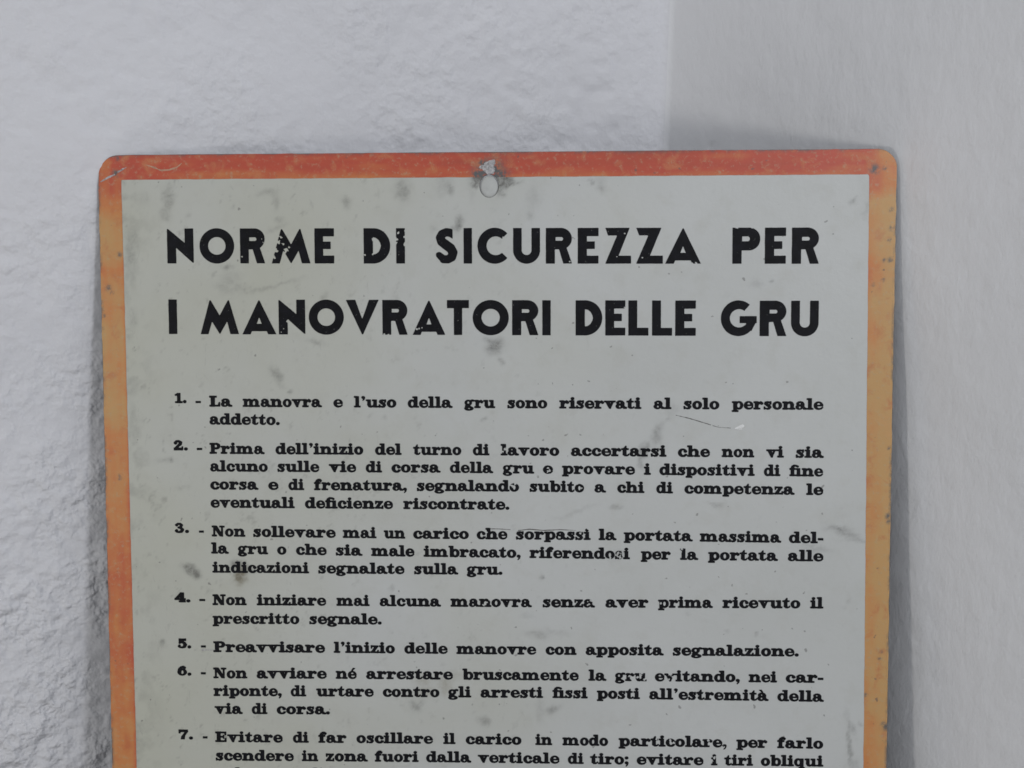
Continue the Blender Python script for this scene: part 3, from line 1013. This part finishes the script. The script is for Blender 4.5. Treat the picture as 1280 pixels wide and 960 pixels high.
# ------------------------------------------------------------------ heading letters (grotesque capitals, cap height 100)
HEAD = {
 'N': (77.5, [('p', [(0,0),(0,99),(3,99),(52,58),(52,100),(77.5,100),(77.5,2),(74,2),(26,45),(26,0)])]),
 'O': (100, [('e', 50,50,50,50.5), ('-e', 50,50,25.5,25.5)]),
 'R': (73, [('b',0,0,25,100), ('b',10,40,42,100), ('e',42,70,30.5,30), ('p',[(34,50),(58,44),(73,0),(49,0)]), ('-b',27,64,44,74.5), ('-e',43,69.2,5.4,5.4)]),
 'M': (113, [('p', [(0,0),(28,98),(31,98),(57,54),(82,98),(85,98),(113,0),(88,0),(79,37),(57.5,1),(56,1),(34,37),(23,0)])]),
 'E': (57, [('b',0,0,25,100), ('b',0,77,57,100), ('b',0,41,47,62), ('b',0,0,57,22)]),
 'D': (78, [('b',0,0,28,100), ('e',28,50,50,50), ('-p',[(-40,-5),(0,-5),(0,105),(-40,105)]), ('-p',[(27,25),(27,75),(36,73),(44,67),(49,58),(51,50),(49,42),(44,33),(36,27)])]),
 'I': (24.5, [('b',0,0,24.5,100)]),
 'S': (64, [('s', [(52,80,20),(43,87,23),(31,88.5,23),(19,83,24),(14,73,25),(18,62,26),(30,53,27),(44,43,27),(51,31,26),(47,18,25),(36,11.5,23),(23,12,23),(10,22,21)]), ('-p',[(50,66),(90,92),(70,110),(50,100)]), ('-p',[(0,34),(-20,20),(-5,0),(14,6),(2,20)])]),
 'C': (86, [('e', 50,50,50,50.5), ('-e', 53,50,27,26.5), ('-p', [(52,50),(74,73),(104,101),(130,50),(104,-1),(74,27)])]),
 'U': (78, [('b',0,38,78,100), ('e',39,38,39,38.5), ('-b',24.5,38,53.5,110), ('-e',39,38,14.5,14)]),
 'Z': (74, [('p', [(0,0),(74,0),(74,22),(38,22),(70,100),(0,100),(8,79),(34,79)])]),
 'A': (104, [('p', [(0,0),(50.5,98),(53.5,98),(104,0),(79,0),(75,9),(29,9),(25,0)]), ('-p', [(44,30),(60,30),(52,50)])]),
 'P': (81, [('b',0,0,27,100), ('b',10,37,49,100), ('e',49,68.5,32,31.5), ('-b',28,62,44,76), ('-e',44,69,7,7)]),
 'V': (95, [('p', [(0,100),(27,100),(47,44),(67,100),(95,100),(49,1),(46,1)])]),
 'T': (64, [('b',0,77,64,100), ('b',20,0,44,90)]),
 'L': (57, [('b',0,0,25,100), ('b',0,0,57,22)]),
 'G': (103, [('e', 50,50,50,50.5), ('-e', 52,50,26.5,26), ('-p', [(54,56),(84,90),(104,101),(130,60),(104,56),(104,56)]), ('b',54,36,103,56), ('p',[(76,20),(88,14),(103,42),(103,50),(70,50)]), ('-p',[(52,36.2),(70,36.2),(62,30),(52,30)])]),
}

# ------------------------------------------------------------------ body letters (heavy slab serif, x-height 100): advance, shapes
def bowl(cx, rx, ix, irx):
    return [('e', cx, 50, rx, 53), ]
SL = {
 'a': (124, [('b',60,12,98,70), ('s',[(24,72,30),(22,78,22)]), ('s',[(20,80,18),(36,93,19),(56,95,20),(74,86,28),(79,72,38)]), ('s',[(100,22,18),(106,11,20),(120,10,18)]), ('b',88,0,122,17), ('e',42,30,39,33), ('b',50,40,90,58), ('-e',48,28,13,15)]),
 'b': (130, [('b',16,0,54,143), ('b',1,125,40,143), ('e',80,50,47,53), ('-b',-20,-20,15.9,124), ('-e',76,50,18,34)]),
 'c': (108, [('e',56,50,52,53), ('-e',62,52,21,36), ('-p',[(70,40),(130,24),(130,64),(66,62)]), ('s',[(84,70,34),(86,68,34)]), ('s',[(74,8,20),(90,14,16),(102,28,10)])]),
 'd': (132, [('b',76,0,114,143), ('b',58,125,100,143), ('b',100,0,131,18), ('e',49,50,46,53), ('-e',54,50,18,34), ('-b',114.5,19,150,150)]),
 'e': (112, [('e',56,50,52,53), ('-p',[(40,60),(76,60),(75,72),(68,82),(57,86),(46,82),(40,72)]), ('-p',[(40,43),(42,30),(50,20),(62,17),(78,20),(94,32),(130,30),(130,43)]), ('s',[(84,9,12),(104,27,8)])]),
 'f': (88, [('b',16,0,54,112), ('s',[(35,100,38),(38,118,34),(50,133,24),(66,136,20)]), ('s',[(76,124,28),(77,123,28)]), ('b',1,0,74,18), ('b',0,82,76,100)]),
 'g': (124, [('e',48,66,44,37), ('-e',48,67,15,19), ('s',[(78,88,20),(96,97,22),(110,93,24)]), ('s',[(26,34,18),(20,22,22),(36,14,22),(70,12,24)]), ('e',56,-8,52,27), ('-e',55,-9,28,9)]),
 'h': (148, [('b',16,0,54,143), ('b',1,125,40,143), ('b',1,0,68,18), ('s',[(50,68,16),(66,86,22),(84,91,26),(101,82,34),(109,64,38)]), ('b',90,0,128,66), ('b',78,0,144,18)]),
 'i': (78, [('b',18,0,57,100), ('b',2,82,40,100), ('b',1,0,75,18), ('e',37,127,19,17)]),
 'l': (78, [('b',18,0,57,143), ('b',2,125,40,143), ('b',1,0,75,18)]),
 'm': (220, [('b',16,0,54,100), ('b',1,82,40,100), ('b',1,0,66,18), ('s',[(50,68,16),(62,86,22),(78,91,26),(94,82,34),(101,64,38)]), ('b',82,0,120,66), ('b',74,0,134,18), ('s',[(116,68,16),(130,86,22),(148,91,26),(166,82,34),(174,64,38)]), ('b',155,0,193,66), ('b',142,0,209,18)]),
 'n': (148, [('b',16,0,54,100), ('b',1,82,40,100), ('b',1,0,68,18), ('s',[(50,68,16),(66,86,22),(84,91,26),(101,82,34),(109,64,38)]), ('b',90,0,128,66), ('b',78,0,144,18)]),
 'o': (116, [('e',57,50,53,53), ('-e',57,50,18,35)]),
 'p': (132, [('b',16,-30,54,100), ('b',1,82,40,100), ('b',1,-34,72,-16), ('e',80,50,47,53), ('-e',76,50,18,34), ('-b',-20,-14,15.9,80)]),
 'q': (130, [('b',76,-30,114,100), ('b',58,-34,129,-16), ('e',49,50,46,53), ('-e',54,50,18,34), ('-b',114.2,-14,150,150)]),
 'r': (112, [('b',16,0,54,100), ('b',1,82,40,100), ('b',1,0,76,18), ('s',[(52,62,14),(64,82,20),(82,93,20)]), ('s',[(90,78,34),(91,77,34)])]),
 's': (98, [('s',[(80,74,10),(66,90,18),(46,94,20),(26,86,26),(24,72,30),(42,58,34),(62,44,34),(73,28,30),(64,11,24),(44,6,20),(24,12,14),(10,26,10)]), ('b',74,64,88,102), ('b',5,-2,19,36)]),
 't': (92, [('b',18,16,56,100), ('p',[(24,98),(56,98),(56,132),(46,132)]), ('b',1,82,80,100), ('s',[(37,24,38),(44,12,26),(60,7,18),(76,12,14),(84,26,10)])]),
 'u': (146, [('b',18,30,56,100), ('b',1,82,40,100), ('s',[(37,34,38),(43,16,32),(60,8,24),(78,13,20),(94,30,14)]), ('b',88,0,126,100), ('b',72,82,110,100), ('b',110,0,144,18)]),
 'v': (128, [('p',[(12,90),(56,90),(76,34),(74,0),(56,0)]), ('p',[(86,90),(106,90),(72,0),(58,0),(60,24)]), ('b',0,82,68,100), ('b',76,82,126,100)]),
 'z': (106, [('b',8,80,96,100), ('b',6,0,99,20), ('p',[(56,88),(96,88),(46,12),(6,12)]), ('b',7,60,20,100), ('b',86,0,100,40)]),
 'L': (132, [('b',20,0,62,138), ('b',3,0,122,20), ('b',3,118,84,138), ('p',[(96,10),(122,10),(122,56),(110,56)])]),
 'P': (140, [('b',20,0,62,138), ('b',3,0,88,20), ('b',3,118,90,138), ('b',60,58,92,138), ('e',90,98,42,40), ('-b',63,80,84,118), ('-e',82,99,14,19)]),
 'N': (168, [('b',22,0,42,138), ('b',3,0,64,19), ('b',3,119,52,138), ('b',122,0,142,138), ('b',100,119,164,138), ('p',[(22,138),(66,138),(142,12),(142,0),(104,0),(22,120)])]),
 'E': (144, [('b',20,0,62,138), ('b',3,0,128,20), ('b',3,118,128,138), ('b',60,59,100,79), ('b',92,44,104,94), ('p',[(106,128),(128,128),(128,90),(116,90)]), ('p',[(106,10),(130,10),(130,52),(118,52)])]),
 '.': (48, [('e',24,17,20,19)]),
 ',': (50, [('e',24,19,20,18), ('s',[(34,14,18),(32,-8,14),(18,-26,8)])]),
 ';': (52, [('e',26,84,19,18), ('e',26,19,20,18), ('s',[(36,14,18),(34,-8,14),(20,-26,8)])]),
 "'": (62, [('e',30,128,19,17), ('s',[(40,124,18),(38,106,14),(26,90,8)])]),
 '-': (66, [('b',5,38,60,62)]),
 '1': (110, [('b',36,0,76,128), ('b',8,0,104,20), ('s',[(14,104,18),(44,116,22)])]),
 '2': (124, [('s',[(28,92,32),(29,93,32)]), ('s',[(16,98,18),(38,118,22),(66,118,26),(86,102,36),(82,80,36),(56,56,28),(24,24,22)]), ('b',8,0,112,32), ('b',100,10,114,50), ('-b',0,-40,130,0)]),
 '3': (124, [('s',[(30,100,26),(31,99,26)]), ('s',[(20,104,16),(42,119,20),(70,116,26),(84,100,34),(76,80,24),(50,68,16)]), ('s',[(50,68,16),(82,60,26),(94,40,38),(84,18,32),(58,8,22),(30,12,20),(16,24,16)]), ('s',[(28,32,26),(29,31,26)])]),
 '4': (128, [('b',64,0,104,128), ('b',4,30,122,50), ('b',48,0,120,18), ('p',[(4,34),(34,34),(84,108),(84,128),(66,128),(4,48)])]),
 '5': (122, [('b',20,98,106,128), ('b',20,60,38,128), ('s',[(30,72,18),(56,80,22),(86,70,32),(96,44,40),(86,20,34),(60,9,22),(32,12,18),(16,22,16)]), ('s',[(26,34,26),(27,33,26)])]),
 '6': (124, [('e',62,44,54,46), ('-e',64,42,16,28), ('s',[(30,50,42),(34,80,40),(52,106,30),(78,118,20)]), ('s',[(92,104,26),(93,103,26)])]),
 '7': (124, [('b',10,98,112,128), ('b',10,80,26,128), ('p',[(84,104),(112,104),(78,48),(74,0),(32,0),(38,36)])]),
}
SL['~'] = (148, [('b',16,0,54,112), ('s',[(35,100,38),(38,118,34),(52,134,24),(76,134,22),(98,124,24)]), ('b',1,0,70,18), ('b',0,82,90,100), ('b',88,0,127,100), ('b',78,0,146,18)])
SL['é'] = (112, SL['e'][1] + [('p',[(48,112),(64,112),(92,140),(66,144)])])
SL['à'] = (124, SL['a'][1] + [('p',[(66,112),(50,112),(20,140),(46,144)])])

CHIP_NOISE = {}
def chips_field(X, Y, chips):
    cut = None
    x0, x1, y0, y1 = X.min(), X.max(), Y.min(), Y.max()
    for cx, cy, r in chips:
        if cx < x0 - r or cx > x1 + r or cy < y0 - r or cy > y1 + r: continue
        d = np.hypot(X - cx, Y - cy) - r + r * 1.5 * fbm(X, Y, max(r, 0.5) * 1.1, 17, 3, 0.6)
        cut = d if cut is None else np.minimum(cut, d)
    return cut

def glyph_geometry(ops, w, h_lo, h_hi, x0, y0, sx, sy, slope, step, k, soft, chips, seed, store):
    """evaluate one glyph where it stands and append its outline to the store"""
    gx = np.arange(-8, w + 8 + step, step); gy = np.arange(h_lo, h_hi + step, step)
    GX, GY = np.meshgrid(gx, gy)
    f = shape_field(ops, GX, GY, k) + soft
    X = x0 + GX * sx; Y = y0 + GY * sy + (X - x0) * slope
    f = f * sy
    f = f + 0.045 * fbm(X, Y, 0.9, seed, 2) + 0.05 * fbm(X, Y, 3.0, seed + 7, 1)
    c = chips_field(X, Y, chips)
    if c is not None: f = np.maximum(f, -c)
    V2, FF = field_mesh(f, np.arange(len(gx)), np.arange(len(gy)))
    if not V2: return
    a = np.array(V2, float)
    px = x0 + np.interp(a[:, 0], np.arange(len(gx)), gx) * sx
    py = y0 + np.interp(a[:, 1], np.arange(len(gy)), gy) * sy + (px - x0) * slope
    n = len(store[0])
    store[0].extend(zip(px.tolist(), py.tolist()))
    store[1].extend(tuple(i + n for i in q) for q in FF)

# headings: each capital is a part of its heading line
for line in HEADINGS:
    words = []
    text = ''.join(g[0] for g in line)
    root = None
    for gi, (ch, gx0, gx1, gy, gh) in enumerate(line):
        w, ops = HEAD[ch]
        store = ([], [])
        sx = (gx1 - gx0) / w
        over = 0.5 if ch in 'OCGSU' else 0
        glyph_geometry(ops, w, -6, 107, gx0, gy, sx, gh / 100.0, 0.0, 1.6, 0, -0.2, HEAD_CHIPS, 200 + gi, store)
        sheet('heading_letter', store[0], store[1], 0.18, M_ink, sign, False)

def set_line(words, store, xh, seed):
    for wi, (t, x0, x1, y0, y1) in enumerate(words):
        total = sum(SL[c][0] for c in t)
        first, last = 2, 4
        sx = (x1 - x0) / max(total - first - last, 1)
        slope = (y1 - y0) / max(x1 - x0, 0.1)
        cx = x0 - first * sx
        for ci, c in enumerate(t):
            adv, ops = SL[c]
            glyph_geometry(ops, adv, -40, 152, cx, y0 + (cx - x0) * slope, sx, xh / 100.0, slope, 5.0, 6.0, -3.6, TEXT_CHIPS, seed + wi * 13 + ci, store)
            cx += adv * sx

for li, words in enumerate(LINES):
    store = ([], [])
    set_line(words, store, 3.22, 300 + li * 50)
    if li == len(LINES) - 2: set_line(LINES[-1], store, 3.22, 1300)
    if li == len(LINES) - 1: break
    sheet('text_line', store[0], store[1], 0.18, M_ink_small, sign, False)
for li, (d, x0, x1, y, a_, b_, yd) in enumerate(NUMBERS):
    store = ([], [])
    set_line([(d + '.', x0, x1, y, y)], store, 3.22, 900 + li)
    glyph_geometry([('b', 0, -16, 60, 16)], 60, -24, 24, a_, yd, (b_ - a_) / 60.0, 0.032, 0.0, 4.0, 0, 0.5, TEXT_CHIPS, 950 + li, store)
    sheet('rule_number', store[0], store[1], 0.18, M_ink_small, sign, False)
